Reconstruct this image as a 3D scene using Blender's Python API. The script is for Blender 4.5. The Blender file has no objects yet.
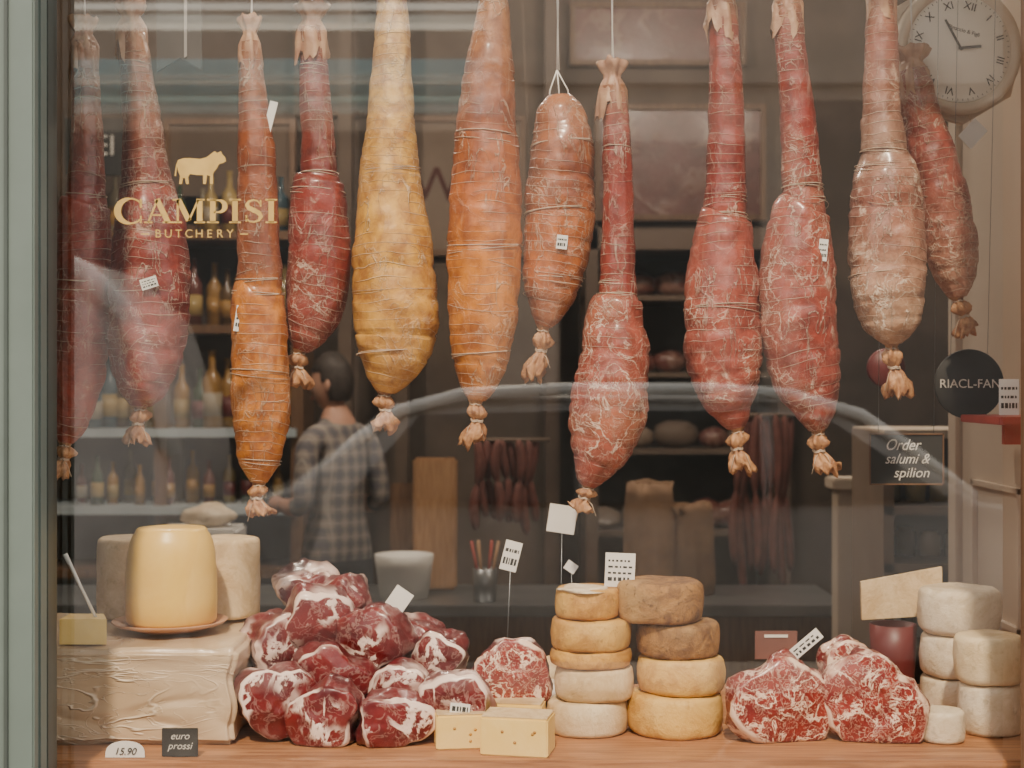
import bpy, bmesh, math, random
from mathutils import Vector, Matrix, noise, Euler
CAMY=-2.6; CZ=1.65; F=1499.0
R=random.Random(7)
def W(px,py,y):
    d=y-CAMY
    return Vector(((px-512)*d/F, y, CZ-(py-384)*d/F))
def S(px,y): return px*(y-CAMY)/F
COL=bpy.context.scene.collection
SH=0.97  # display shelf height
CEILZ=4.0

# ---------------------------------------------------------------- nodes
class N:
    def __init__(s,name):
        s.m=bpy.data.materials.new(name); s.m.use_nodes=True
        s.t=s.m.node_tree; s.t.nodes.clear()
        s.out=s.n('ShaderNodeOutputMaterial')
    def n(s,typ,**k):
        nd=s.t.nodes.new(typ)
        for a,b in k.items(): setattr(nd,a,b)
        return nd
    def set(s,sock,v):
        if isinstance(v,bpy.types.NodeSocket): s.t.links.new(v,sock)
        else:
            if isinstance(v,(tuple,list)) and len(v)==3 and sock.type=='RGBA': v=(*v,1)
            sock.default_value=v
    def math(s,op,a,b=0.0,c=0.0,clamp=False):
        nd=s.n('ShaderNodeMath',operation=op,use_clamp=clamp)
        s.set(nd.inputs[0],a); s.set(nd.inputs[1],b); s.set(nd.inputs[2],c)
        return nd.outputs[0]
    def mix(s,f,a,b,bt='MIX'):
        nd=s.n('ShaderNodeMix',data_type='RGBA',blend_type=bt)
        s.set(nd.inputs[0],f); s.set(nd.inputs[6],a); s.set(nd.inputs[7],b)
        return nd.outputs[2]
    def rng(s,v,a,b,c=0.0,d=1.0):
        nd=s.n('ShaderNodeMapRange',interpolation_type='SMOOTHSTEP')
        for i,x in enumerate((v,a,b,c,d)): s.set(nd.inputs[i],x)
        return nd.outputs[0]
    def obj(s): return s.n('ShaderNodeTexCoord').outputs['Object']
    def mapped(s,sc):
        mp=s.n('ShaderNodeMapping'); s.set(mp.inputs['Vector'],s.obj()); mp.inputs['Scale'].default_value=sc; return mp.outputs[0]
    def rand(s): return s.math('MULTIPLY',s.n('ShaderNodeObjectInfo').outputs['Random'],40.0)
    def noise(s,scale,detail=4,dist=0.0,vec=None,rough=.5,w=None):
        nd=s.n('ShaderNodeTexNoise',noise_dimensions='4D')
        s.set(nd.inputs['Vector'],vec or s.obj()); s.set(nd.inputs['W'],w if w is not None else s.rand())
        s.set(nd.inputs['Scale'],scale); s.set(nd.inputs['Detail'],detail)
        s.set(nd.inputs['Roughness'],rough); s.set(nd.inputs['Distortion'],dist)
        return nd.outputs['Fac']
    def ridge(s,f,lo,hi): return s.rng(s.math('ABSOLUTE',s.math('SUBTRACT',f,.5)),lo,hi,1,0)
    def sep(s,v):
        nd=s.n('ShaderNodeSeparateXYZ'); s.set(nd.inputs[0],v); return nd.outputs
    def attr(s,name):
        return s.n('ShaderNodeAttribute',attribute_name=name)
    def bsdf(s,col,rough=.6,bump=None,bs=.3,bd=.01,**k):
        b=s.n('ShaderNodeBsdfPrincipled')
        s.set(b.inputs['Base Color'],col); s.set(b.inputs['Roughness'],rough)
        for a,v in k.items(): s.set(b.inputs[a.replace('_',' ')],v)
        if bump is not None:
            bn=s.n('ShaderNodeBump'); s.set(bn.inputs['Height'],bump)
            bn.inputs['Strength'].default_value=bs; bn.inputs['Distance'].default_value=bd
            s.t.links.new(bn.outputs[0],b.inputs['Normal'])
        s.t.links.new(b.outputs[0],s.out.inputs[0])
        return s.m
_mc={}
def M(name,c1,c2=None,scale=8,rough=.6,bump=.15,metal=0,detail=5,bd=.004,**k):
    if name in _mc: return _mc[name]
    g=N(name); c2=c2 or tuple(x*.75 for x in c1)
    f=g.noise(scale,detail); col=g.mix(g.rng(f,.35,.65),c1,c2)
    _mc[name]=g.bsdf(col,rough,bump=g.noise(scale*4,4),bs=bump,bd=bd,Metallic=metal,**k)
    return _mc[name]
def wood(name,c1,c2,axis=0,scale=6,rough=.5):
    g=N(name); sc=[12,12,12]; sc[axis]=.8
    f=g.noise(scale,6,1.2,vec=g.mapped(sc))
    return g.bsdf(g.mix(g.rng(f,.3,.7),c1,c2),rough,bump=f,bs=.2,bd=.003)

# ---------------------------------------------------------------- mesh helpers
def link(o,parent=None):
    COL.objects.link(o)
    if parent: o.parent=parent
    return o
def mk(name,verts,faces,mats,smooth=True,parent=None,origin=None,midx=None,attrs=None,uv=None):
    me=bpy.data.meshes.new(name)
    if origin is None and parent is None:
        xs=[sum(v[i] for v in verts)/len(verts) for i in range(3)]; origin=Vector(xs)
    if origin is None: origin=Vector((0,0,0))
    me.from_pydata([tuple(Vector(v)-origin) for v in verts],[],faces)
    for m in (mats if isinstance(mats,(list,tuple)) else [mats]): me.materials.append(m)
    if midx: me.polygons.foreach_set('material_index',midx)
    me.polygons.foreach_set('use_smooth',[smooth]*len(me.polygons))
    if attrs:
        for an,vals in attrs.items():
            if isinstance(vals[0],(tuple,list)):
                a=me.color_attributes.new(an,'FLOAT_COLOR','POINT')
                a.data.foreach_set('color',[c for v in vals for c in (*v[:3],1)])
            else:
                a=me.attributes.new(an,'FLOAT','POINT'); a.data.foreach_set('value',vals)
    me.update()
    o=bpy.data.objects.new(name,me); o.location=origin
    return link(o,parent)
def empty(name,loc):
    e=bpy.data.objects.new(name,None); e.location=loc; e.empty_display_size=.05
    return link(e)
class B:
    """Accumulates primitives in world coordinates into one mesh."""
    def __init__(s): s.v=[];s.f=[];s.m=[];s.sm=[];s.mats=[]
    def mi(s,mat):
        if mat not in s.mats: s.mats.append(mat)
        return s.mats.index(mat)
    def add(s,vs,fs,mat,smooth=False):
        b=len(s.v); s.v+= [Vector(v) for v in vs]; i=s.mi(mat)
        for f in fs: s.f.append([x+b for x in f]); s.m.append(i); s.sm.append(smooth)
    def box(s,c,d,mat,rot=None,bev=0.0):
        bm=bmesh.new(); bmesh.ops.create_cube(bm,size=1)
        for v in bm.verts: v.co=Vector((v.co.x*d[0],v.co.y*d[1],v.co.z*d[2]))
        if bev: bmesh.ops.bevel(bm,geom=bm.edges[:],offset=bev,segments=2,affect='EDGES')
        mt=Matrix.Translation(c)
        if rot: mt=mt@Euler(rot).to_matrix().to_4x4()
        vs=[mt@v.co for v in bm.verts]; bm.verts.index_update()
        fs=[[v.index for v in f.verts] for f in bm.faces]; bm.free(); s.add(vs,fs,mat,False)
    def bx(s,x0,x1,y0,y1,z0,z1,mat,bev=0.0):
        s.box(((x0+x1)/2,(y0+y1)/2,(z0+z1)/2),(abs(x1-x0),abs(y1-y0),abs(z1-z0)),mat,bev=bev)
    def lathe(s,c,prof,mat,seg=28,rot=None,wob=0,seed=0,sx=1,sy=1,smooth=True,wf=14):
        mt=Matrix.Translation(c)
        if rot: mt=mt@Euler(rot).to_matrix().to_4x4()
        vs=[];fs=[]
        for r,z in prof:
            for k in range(seg):
                a=2*math.pi*k/seg; rr=r
                p=Vector((math.cos(a)*rr*sx,math.sin(a)*rr*sy,z))
                if wob:
                    q=p*wf+Vector((seed*3.1,seed,0)); p=p+Vector(noise.noise_vector(q))*wob+Vector(noise.noise_vector(q*3.7))*wob*.35
                vs.append(mt@p)
        n=len(prof)
        for i in range(n-1):
            for k in range(seg):
                k2=(k+1)%seg; fs.append([i*seg+k,i*seg+k2,(i+1)*seg+k2,(i+1)*seg+k])
        fs.append(list(range(seg))[::-1]); fs.append([(n-1)*seg+k for k in range(seg)])
        s.add(vs,fs,mat,smooth)
    def tube(s,pts,r,mat,seg=8):
        pts=[Vector(p) for p in pts]; rs=r if isinstance(r,(list,tuple)) else [r]*len(pts)
        vs=[];fs=[];pt=None
        for i,p in enumerate(pts):
            t=(pts[min(i+1,len(pts)-1)]-pts[max(i-1,0)]).normalized()
            up=Vector((0,1,0)) if abs(t.y)<.9 else Vector((1,0,0))
            a=t.cross(up).normalized(); b=t.cross(a)
            for k in range(seg):
                an=2*math.pi*k/seg; vs.append(p+(a*math.cos(an)+b*math.sin(an))*rs[i])
        for i in range(len(pts)-1):
            for k in range(seg):
                k2=(k+1)%seg; fs.append([i*seg+k,i*seg+k2,(i+1)*seg+k2,(i+1)*seg+k])
        fs.append(list(range(seg))[::-1]); fs.append([(len(pts)-1)*seg+k for k in range(seg)])
        s.add(vs,fs,mat,True)
    def blob(s,c,d,mat,seed=0,amp=.15,sub=3,rot=None,fr=1.4):
        bm=bmesh.new(); bmesh.ops.create_icosphere(bm,subdivisions=sub,radius=1)
        mt=Matrix.Translation(c)
        if rot: mt=mt@Euler(rot).to_matrix().to_4x4()
        vs=[]
        for v in bm.verts:
            k=1+amp*noise.noise(v.co*fr+Vector((seed*7.3,seed,1)))*2
            vs.append(mt@Vector((v.co.x*d[0]*k,v.co.y*d[1]*k,v.co.z*d[2]*k)))
        fs=[[v.index for v in f.verts] for f in bm.faces]; bm.free(); s.add(vs,fs,mat,True)
    def poly(s,pts,mat,th=0,n=Vector((0,1,0))):
        k=len(pts); pts=[Vector(p) for p in pts]
        if not th: s.add(pts,[list(range(k))],mat); return
        vs=pts+[p+n*th for p in pts]
        fs=[list(range(k)),list(range(k,2*k))[::-1]]+[[i,(i+1)%k,(i+1)%k+k,i+k] for i in range(k)]
        s.add(vs,fs,mat)
    def text(s,body,c,size,mat,rot=(math.pi/2,0,0),align='CENTER',ext=.0003,sx=1,shear=0):
        cu=bpy.data.curves.new('t','FONT'); cu.body=body; cu.size=size; cu.align_x=align; cu.align_y='CENTER'; cu.extrude=ext; cu.shear=shear
        o=bpy.data.objects.new('t',cu); COL.objects.link(o)
        bpy.context.view_layer.update()
        me=bpy.data.meshes.new_from_object(o.evaluated_get(bpy.context.evaluated_depsgraph_get()))
        mt=Matrix.Translation(c)@Euler(rot).to_matrix().to_4x4()
        s.add([mt@Vector((v.co.x*sx,v.co.y,v.co.z)) for v in me.vertices],[list(p.vertices) for p in me.polygons],mat)
        bpy.data.objects.remove(o); bpy.data.curves.remove(cu)
    def out(s,name,parent=None,origin=None,recalc=True):
        o=mk(name,s.v,s.f,s.mats,False,parent,origin,s.m)
        o.data.polygons.foreach_set('use_smooth',s.sm)
        if recalc:
            bm=bmesh.new(); bm.from_mesh(o.data); bmesh.ops.recalc_face_normals(bm,faces=bm.faces[:]); bm.to_mesh(o.data); bm.free()
        return o

# ---------------------------------------------------------------- materials
FRAME=M('frame_paint',(.105,.135,.125),(.088,.115,.105),5,.5,.05)
FRAMED=M('frame_paint_dark',(.045,.06,.055),(.035,.045,.042),5,.5,.05)
WALLD=M('wall_dark_brown',(.15,.11,.085),(.105,.078,.062),3,.8)
PANEL=M('panel_cream',(.62,.52,.42),(.56,.46,.36),2,.7,.05)
CEIL=M('ceiling_dark',(.16,.13,.11),(.12,.10,.08),2,.8)
FLOOR=M('floor_tiles',(.12,.09,.07),(.07,.05,.04),3,.5)
PLANK=wood('plank_wood',(.46,.21,.085),(.24,.095,.035),0)
WOODM=wood('wood_mid',(.20,.11,.055),(.13,.065,.035),2)
WOODL=wood('wood_light',(.44,.25,.12),(.34,.18,.08),2)
STRING=M('twine',(.58,.44,.32),None,60,.8)
KNOT=M('casing_knot',(.52,.27,.12),(.30,.13,.055),60,.5,.6)
PAPER=M('tag_paper',(.80,.77,.72),(.74,.70,.65),6,.8,.02)
INK=M('ink',(.03,.03,.03),None,6,.8,.0)
BLACK=M('slate_black',(.02,.02,.02),(.035,.033,.03),6,.6,.03)
CHALK=M('chalk',(.75,.72,.66),None,6,.9,.0)
STEEL=M('steel',(.30,.31,.32),(.22,.23,.24),4,.35,.02,metal=.8)
WHITE=M('white_plastic',(.72,.70,.66),(.66,.64,.6),4,.5,.02)
MAROON=M('maroon_tin',(.15,.025,.025),(.11,.02,.02),6,.45,.02)
GOLD=M('gold_leaf',(.46,.30,.08),(.38,.24,.06),30,.55,.03,metal=.0)
PALEBLUE=M('shelf_paleblue',(.50,.58,.62),(.42,.50,.55),4,.5,.02)

def sausage_mat():
    g=N('salami_casing'); col=g.attr('Col').outputs['Color']
    uv=g.n('ShaderNodeTexCoord').outputs['UV']
    v=g.sep(uv)[1]
    n3=g.noise(7,3,.5)
    vein=g.ridge(g.noise(16,6,1.6),.0,.022); vein2=g.ridge(g.noise(34,5,2.2),.0,.03)
    vm=g.math('MULTIPLY',g.math('ADD',g.math('MULTIPLY',vein,.9),g.math('MULTIPLY',vein2,.3)),g.rng(n3,.45,.62,.1,1),clamp=True)
    ph=g.math('ADD',g.math('MULTIPLY',v,52.0),g.math('MULTIPLY',g.noise(4,3),4.0))
    ln=g.math('MULTIPLY',g.rng(g.math('PINGPONG',ph,.5),.0,.06,1,0),g.rng(g.noise(13,3),.42,.58,.0,.95))
    cr_=g.math('MULTIPLY',g.ridge(g.noise(1.0,5,1.0,vec=g.mapped((26,26,9))),.0,.018),g.rng(g.noise(8,2),.45,.6))
    blot=g.noise(26,6,.4,rough=.65); mold=g.noise(12,8,.8,rough=.72)
    c=g.mix(g.rng(blot,.3,.7,0,.95),col,g.mix(1.0,col,(.42,.28,.22),'MULTIPLY'))
    c=g.mix(g.rng(n3,.48,.75,0,.35),c,g.mix(.45,c,(.80,.42,.18)))
    fib=g.noise(1.6,5,.6,vec=g.mapped((60,60,7)))
    c=g.mix(g.rng(fib,.56,.75,0,.3),c,g.mix(.4,c,(.90,.68,.46)))
    pale=g.mix(.25,(.94,.78,.60),col); k=g.attr('vein').outputs['Fac']
    c=g.mix(g.math('MULTIPLY',g.rng(mold,.57,.70,0,.85),g.math('MULTIPLY',k,.9),clamp=True),c,pale)
    c=g.mix(g.math('MULTIPLY',vm,k,clamp=True),c,pale)
    c=g.mix(g.math('MULTIPLY',cr_,.5),c,pale)
    c=g.mix(g.math('MULTIPLY',ln,.65),c,pale)
    h=g.math('ADD',g.math('ADD',ln,cr_),g.math('ADD',g.math('MULTIPLY',blot,.6),g.math('MULTIPLY',vm,.4)))
    return g.bsdf(c,g.rng(blot,.3,.7,.34,.55),bump=h,bs=.7,bd=.005,Coat_Weight=.5,Coat_Roughness=.2)
SAL=sausage_mat()
def meat_mat(name,d1,d2,fat,amt,rim=.94,fine=.5,scale=11,lo=.42,rn=.35):
    g=N(name); rad=g.attr('rad').outputs['Fac']
    n1=g.noise(scale,6,.8,rough=.6); n2=g.noise(scale*3.2,5,1.4); n3=g.noise(scale*.8,3,.5)
    big=g.ridge(n1,amt*.4,amt)
    fn=g.math('MULTIPLY',g.ridge(n2,.005,.035),fine)
    rimv=g.rng(g.math('ADD',rad,g.math('MULTIPLY',g.math('SUBTRACT',n3,.5),rn)),rim-.03,rim+.02,0,1)
    bigm=g.math('MULTIPLY',big,g.rng(n3,lo,lo+.12,0,1))
    f=g.math('MAXIMUM',g.math('MAXIMUM',bigm,fn),rimv)
    base=g.mix(g.rng(g.noise(scale*2,5,.5),.3,.7),d1,d2)
    return g.bsdf(g.mix(f,base,fat),.32,bump=g.math('ADD',g.noise(scale*5,4),f),bs=.35,bd=.004,Coat_Weight=.3,Coat_Roughness=.15)
MFACE=meat_mat('meat_cut_face',(.19,.016,.016),(.095,.007,.010),(.86,.66,.56),.040,1.0,.16,10,.46,.5)
MSIDE=meat_mat('meat_side',(.15,.014,.016),(.070,.006,.009),(.82,.62,.54),.085,9,.06,8,.50)
SFACE=meat_mat('steak_marbled',(.30,.034,.024),(.18,.013,.013),(.86,.62,.46),.026,1.0,.42,20,.36,.3)
SSIDE=meat_mat('steak_side',(.22,.022,.018),(.13,.010,.012),(.76,.52,.40),.05,9,.3,15)

def cheese_mat(name,c1,c2,c3,scale=14,rough=.55,bump=.4,spots=.0):
    g=N(name); a=g.noise(scale,8,.6,rough=.7); b=g.noise(scale*.35,3); d=g.noise(scale*4,5,.3,rough=.7)
    c=g.mix(g.rng(a,.38,.62),c1,c2); c=g.mix(g.rng(b,.5,.72,0,.7),c,c3)
    c=g.mix(g.rng(d,.56,.66,0,spots),c,tuple(x*.5 for x in c2))
    return g.bsdf(c,rough,bump=g.math('ADD',a,g.math('MULTIPLY',d,.5)),bs=bump,bd=.007)
C_YEL=cheese_mat('cheese_yellow',(.72,.43,.11),(.50,.25,.05),(.78,.53,.19),14,.5,.8,.35)
C_GOLD=cheese_mat('cheese_gold',(.64,.34,.07),(.40,.18,.035),(.72,.46,.14),16,.5,.9,.5)
C_BROWN=cheese_mat('cheese_brown_rind',(.38,.19,.06),(.15,.065,.025),(.58,.36,.14),24,.7,1,.7)
C_CREAM=cheese_mat('cheese_cream',(.74,.56,.33),(.57,.39,.19),(.80,.67,.46),14,.55,.7,.3)
C_WHITE=cheese_mat('cheese_white',(.78,.66,.49),(.62,.48,.31),(.84,.75,.61),14,.6,.8,.4)
C_SMOOTH=cheese_mat('cheese_smooth_yellow',(.86,.57,.14),(.80,.49,.10),(.88,.62,.19),4,.35,.05)
C_CUT=cheese_mat('cheese_cut_paste',(.86,.62,.22),(.82,.56,.16),(.88,.70,.34),8,.5,.1)
def block_mat():
    g=N('wrapped_block_film'); a=g.noise(1,3,.8,vec=g.mapped((4,4,14))); rd=g.ridge(a,.0,.018)
    b=g.ridge(g.noise(1,3,1.0,vec=g.mapped((9,9,26))),.0,.014)
    ms=g.rng(g.noise(3,2),.42,.58)
    lnn=g.math('MULTIPLY',g.math('MAXIMUM',rd,g.math('MULTIPLY',b,.5)),ms)
    c=g.mix(g.rng(g.noise(5,4),.35,.65),(.62,.46,.30),(.52,.37,.23)); c=g.mix(g.math('MULTIPLY',lnn,.45),c,(.88,.78,.62))
    return g.bsdf(c,.38,bump=g.math('ADD',lnn,g.math('MULTIPLY',a,2)),bs=.6,bd=.006,Coat_Weight=.4,Coat_Roughness=.2)
C_WAX=block_mat()

# ---------------------------------------------------------------- room shell
def slab(name,x0,x1,y0,y1,z0,z1,mat):
    b=B(); b.bx(x0,x1,y0,y1,z0,z1,mat); return b.out(name)
slab('floor',-2.7,2.7,.0,5.6,-.1,0,FLOOR)
slab('ceiling',-2.7,2.7,.0,5.6,CEILZ,CEILZ+.1,CEIL)
slab('wall_back',-2.7,2.7,5.5,5.6,0,CEILZ,WALLD)
slab('wall_left',-2.7,-2.6,.0,5.5,0,CEILZ,WALLD)
slab('wall_right',2.6,2.7,.0,5.5,0,CEILZ,WALLD)
ZB=.86; ZT=2.96; XL=-.789; XR=.881; XW=1.12
slab('wall_front_left',-3.2,-1.05,-.1,0,0,CEILZ+.1,FRAME); slab('wall_front_right',1.17,3.2,-.1,0,0,CEILZ+.1,FRAME)
slab('wall_front_sill',-1.05,1.17,-.1,0,0,ZB-.06,FRAME); slab('wall_front_header',-1.05,1.17,-.1,0,ZT+.06,CEILZ+.1,FRAME)
b=B()
z0,z1=ZB-.06,ZT+.06
b.bx(-1.05,-.786,-.135,-.11,z0,z1,FRAME,.003)
b.bx(-1.05,-.800,-.11,-.10,z0,z1,FRAMED)
b.bx(-1.05,-.787,-.10,-.06,z0,z1,FRAME,.004)
b.bx(-1.05,-.795,-.06,-.052,z0,z1,FRAMED)
b.bx(-1.05,XL,-.052,0,z0,z1,FRAMED,.001)
b.bx(-.99,-.87,-.142,-.134,z0,z1,FRAME,.003); b.bx(-.835,-.828,-.139,-.134,z0,z1,FRAMED,.001)
b.bx(XR,1.17,-.135,0,z0,z1,WOODM,.004)
b.bx(XL,XR,-.11,0,z0,ZB,FRAME,.004); b.bx(XL,XR,-.11,0,ZT,z1,FRAME,.004)
b.out('window_1')
g=N('window_glass'); lw=g.n('ShaderNodeLayerWeight'); lw.inputs[0].default_value=.5
fac=g.math('ADD',.165,g.math('MULTIPLY',g.math('POWER',lw.outputs['Facing'],4.0),.6),clamp=True)
tr=g.n('ShaderNodeBsdfTransparent'); gl=g.n('ShaderNodeBsdfGlossy'); gl.inputs['Roughness'].default_value=0.0
tr.inputs[0].default_value=(.99,.99,.985,1)
mx=g.n('ShaderNodeMixShader'); g.t.links.new(fac,mx.inputs[0]); g.t.links.new(tr.outputs[0],mx.inputs[1]); g.t.links.new(gl.outputs[0],mx.inputs[2])
g.t.links.new(mx.outputs[0],g.out.inputs[0]); GLASS=g.m
mk('window_glass',[(XL-.001,-.02,ZB),(XR+.001,-.02,ZB),(XR+.001,-.02,ZT),(XL-.001,-.02,ZT)],[[0,1,2,3]],GLASS,False,origin=Vector((0,-.02,1.7)))
b=B(); b.bx(-1.04,XW-.002,.105,.80,SH-.045,SH,PLANK,.004)
b.bx(-1.04,XW-.002,.005,.104,SH-.075,SH-.04,PLANK,.003)
for x in (-.9,0,.9): b.bx(x-.04,x+.04,.2,.7,0,SH-.045,WOODM)
b.out('display_counter')
b=B(); b.bx(XW,XW+.04,.005,1.13,0,3.6,PANEL,.004)
for z0,z1 in ((1.10,1.42),):
    for yy in (.25,.68):
        b.bx(XW-.012,XW,yy,yy+.34,z0,z0+.012,PANEL); b.bx(XW-.012,XW,yy,yy+.34,z1-.012,z1,PANEL)
        b.bx(XW-.012,XW,yy,yy+.012,z0,z1,PANEL); b.bx(XW-.012,XW,yy+.328,yy+.34,z0,z1,PANEL)
b.bx(XW-.015,XW+.04,1.132,1.2,0,3.6,PANEL,.003)
b.out('wall_display_side')

b=B(); 
for yy in (.4,.6): b.tube([(-1.2,yy,2.56),(XW-.01,yy,2.56)],.011,STEEL)
for x in (-1.1,0,1.0):
    b.tube([(x,.4,2.56),(x,.4,CEILZ)],.007,STEEL); b.tube([(x,.6,2.56),(x,.6,CEILZ)],.007,STEEL)
b.out('hanging_rail')

# ---------------------------------------------------------------- salami
def cr(a,b_,c,d,t):
    return .5*((2*b_)+(-a+c)*t+(2*a-5*b_+4*c-d)*t*t+(-a+3*b_-3*c+d)*t**3)
def salami(name,y,pts,cols,knot,veink=1.0,seed=0,top='collar',string=None,wraps=(),lump=.05):
    root=empty(name,W(pts[0][0],pts[0][1],y)); ro=root.location.copy()
    P=[(W(p[0],p[1],y),S(p[2],y)/2) for p in pts]
    samp=[]
    NS=14
    for i in range(len(P)-1):
        g=lambda j:P[max(0,min(len(P)-1,j))]
        a,b_,c,d=g(i-1),g(i),g(i+1),g(i+2)
        for k in range(NS):
            t=k/NS
            pos=Vector([cr(a[0][q],b_[0][q],c[0][q],d[0][q],t) for q in range(3)])
            s=t*t*(3-2*t); lin=b_[1]+(c[1]-b_[1])*(.5*s+.5*t)
            r=.5*lin+.5*cr(a[1],b_[1],c[1],d[1],t)
            samp.append((pos,max(r,.004)))
    samp.append(P[-1])
    L=0; ls=[0]
    for i in range(1,len(samp)): L+=(samp[i][0]-samp[i-1][0]).length; ls.append(L)
    seg=56; vs=[];fs=[];vc=[];vk=[];uvs=[]
    for i,(p,r) in enumerate(samp):
        t=(samp[min(i+1,len(samp)-1)][0]-samp[max(i-1,0)][0]).normalized()
        a=Vector((0,-1,0)); a=(a-t*a.dot(t)).normalized(); b_=t.cross(a)
        tt=ls[i]/L
        for j in range(len(cols)-1):
            if cols[j][0]<=tt<=cols[j+1][0]:
                k=(tt-cols[j][0])/max(1e-6,cols[j+1][0]-cols[j][0]); cc=[cols[j][1][q]*(1-k)+cols[j+1][1][q]*k for q in range(3)]; break
        ring=1-.05*max(0,1-abs(((ls[i]/.045+.3*math.sin(ls[i]*30+seed))%1)-.5)/.12) if r>.02 else 1
        for k in range(seg):
            an=2*math.pi*k/seg
            dr=(a*math.cos(an)+b_*math.sin(an))
            q=(p+dr*r)
            ln=noise.noise(q*16+Vector((seed*5,0,seed)))*lump*1.6+noise.noise(q*45+Vector((seed,3,0)))*lump*.9
            fold=.05*math.sin(an*7+seed+ls[i]*9)*max(0,1-r/.045)
            vs.append(p+dr*r*ring*(1+ln+fold)); vc.append(tuple(cc)); vk.append(veink*(.35+.65*min(1,r/.06)**2)); uvs.append((k/seg,ls[i]))
    n=len(samp)
    for i in range(n-1):
        for k in range(seg):
            k2=(k+1)%seg; fs.append([i*seg+k,i*seg+k2,(i+1)*seg+k2,(i+1)*seg+k])
    fs.append(list(range(seg))[::-1]); fs.append([(n-1)*seg+k for k in range(seg)])
    o=mk('body',[v-ro for v in vs],fs,SAL,True,root,attrs={'Col':vc,'vein':vk})
    ul=o.data.uv_layers.new(name='UVMap')
    for lp in o.data.loops: ul.data[lp.index].uv=uvs[lp.vertex_index]
    bb=B()
    def hoop(i,rad=.0016,tilt=.0):
        p,r=samp[i]; pp=[]
        for k in range(25):
            an=2*math.pi*k/24
            pp.append(p+Vector((math.cos(an)*r*1.01,math.sin(an)*r*1.01,math.sin(an*1+seed+i)*r*tilt))-ro)
        bb.tube(pp,rad,STRING,5)
    rr=random.Random(seed+5)
    for w in wraps: 
        i=min(range(n),key=lambda q:abs(ls[q]/L-w)); hoop(i,.0010,.08); hoop(min(n-1,i+1),.0008,.12)
    for _ in range(3):
        hoop(rr.randrange(4,n-6),.0005,rr.uniform(-.3,.3))
    k0=samp[-1][0]-ro; k1=W(knot[0],knot[1],y)-ro; r0=samp[-1][1]
    ax=(k1-k0); seg2=36; kv=[];kf=[]
    prof=[(-.06,1.0),(0,.85),(.07,.5),(.12,.55),(.2,.85),(.3,1.0),(.38,.85),(.45,.5),(.5,.42),(.58,.62),(.68,.85),(.8,1.05),(.92,1.2),(1.0,1.1),(.95,.7),(.8,.25)]
    R0=max(.013,min(r0*1.15,.019))
    t=ax.normalized(); a=Vector((0,-1,0)); a=(a-t*a.dot(t)).normalized(); b_=t.cross(a)
    for i,(q,rk) in enumerate(prof):
        for k in range(seg2):
            an=2*math.pi*k/seg2
            am=(1 if q>.05 else .2)
            rad=(R0 if q>0.05 else r0*.98)*rk*(1+.24*am*math.sin(an*5+q*6+seed)+.12*am*math.sin(an*9-q*11)+.35*am*noise.noise(Vector((math.cos(an)*1.6,math.sin(an)*1.6,q*4+seed))))
            rag=.30*noise.noise(Vector((math.cos(an)*2.4,math.sin(an)*2.4,seed)))*(q>.85)
            bend=Vector((math.sin(q*4+seed)*.010*max(0,q),0,0))
            kv.append(k0+ax*(q+rag)+(a*math.cos(an)+b_*math.sin(an))*rad+bend)
    for i in range(len(prof)-1):
        for k in range(seg2):
            k2=(k+1)%seg2; kf.append([i*seg2+k,i*seg2+k2,(i+1)*seg2+k2,(i+1)*seg2+k])
    kf.append([(len(prof)-1)*seg2+k for k in range(seg2)])
    bb.add(kv,kf,KNOT,True)
    for q in (.09,.47,.50):
        bd_=Vector((math.sin(q*4+seed)*.010*q,0,0)); c=k0+ax*q+bd_; pp=[c+(a*math.cos(2*math.pi*k/16)+b_*math.sin(2*math.pi*k/16))*R0*.62+t*.002*math.sin(k) for k in range(17)]
        bb.tube(pp,.0015,STRING,5)
    for q in range(2):
        e=k0+ax*.5; bb.tube([e,e+Vector((.012*(1-2*q),-.014,-.012)),e+Vector((.02*(1-2*q),-.014,-.035-.01*q))],.0009,STRING,4)
    tp,tr_=samp[0]; tp=tp-ro
    if top=='collar':
        cv=[];cf=[]; CP=M('casing_collar',(.48,.29,.17),(.34,.17,.10),30,.45,.5)
        pf=[(-.06,1.10),(-.03,1.05),(-.008,1.02),(0.006,.8),(.016,.6),(.024,.65),(.034,.95),(.046,1.15),(.05,1.0)]
        for i,(q,rk) in enumerate(pf):
            for k in range(seg2):
                an=2*math.pi*k/seg2; rad=tr_*rk*(1+.12*math.sin(an*5+seed+q*40)+.06*math.sin(an*9))
                cv.append(tp+Vector((math.cos(an)*rad*1.05,math.sin(an)*rad,q+ .014*noise.noise(Vector((math.cos(an)*2,math.sin(an)*2,seed)))*(1+3*(q<-.05)))))
        for i in range(len(pf)-1):
            for k in range(seg2):
                k2=(k+1)%seg2; cf.append([i*seg2+k,i*seg2+k2,(i+1)*seg2+k2,(i+1)*seg2+k])
        bb.add(cv,cf,CP,True)
    zr=2.556
    sp=tp+ro
    yr=.4 if y<.52 else .6
    if top=='loop':
        apex=W(string[0],string[1],y) 
        for dx in (-.02,.0,.02): bb.tube([sp-ro+Vector((dx,0,-.012)),sp-ro+Vector((dx*.9,0,.012)),apex-ro],.0015,PAPER,5)
        bb.tube([apex-ro,Vector((apex.x+.004,yr,zr))-ro],.0018,PAPER,5); bb.tube([apex-ro+Vector((.004,0,0)),Vector((apex.x-.004,yr,zr))-ro],.0015,PAPER,5)
    else:
        if sp.z<zr-.02:
            bb.tube([sp-ro,Vector((sp.x+.003,yr,zr))-ro],.0016,PAPER,5); bb.tube([sp-ro+Vector((.004,0,0)),Vector((sp.x-.003,yr,zr))-ro],.0014,PAPER,5)
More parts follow.
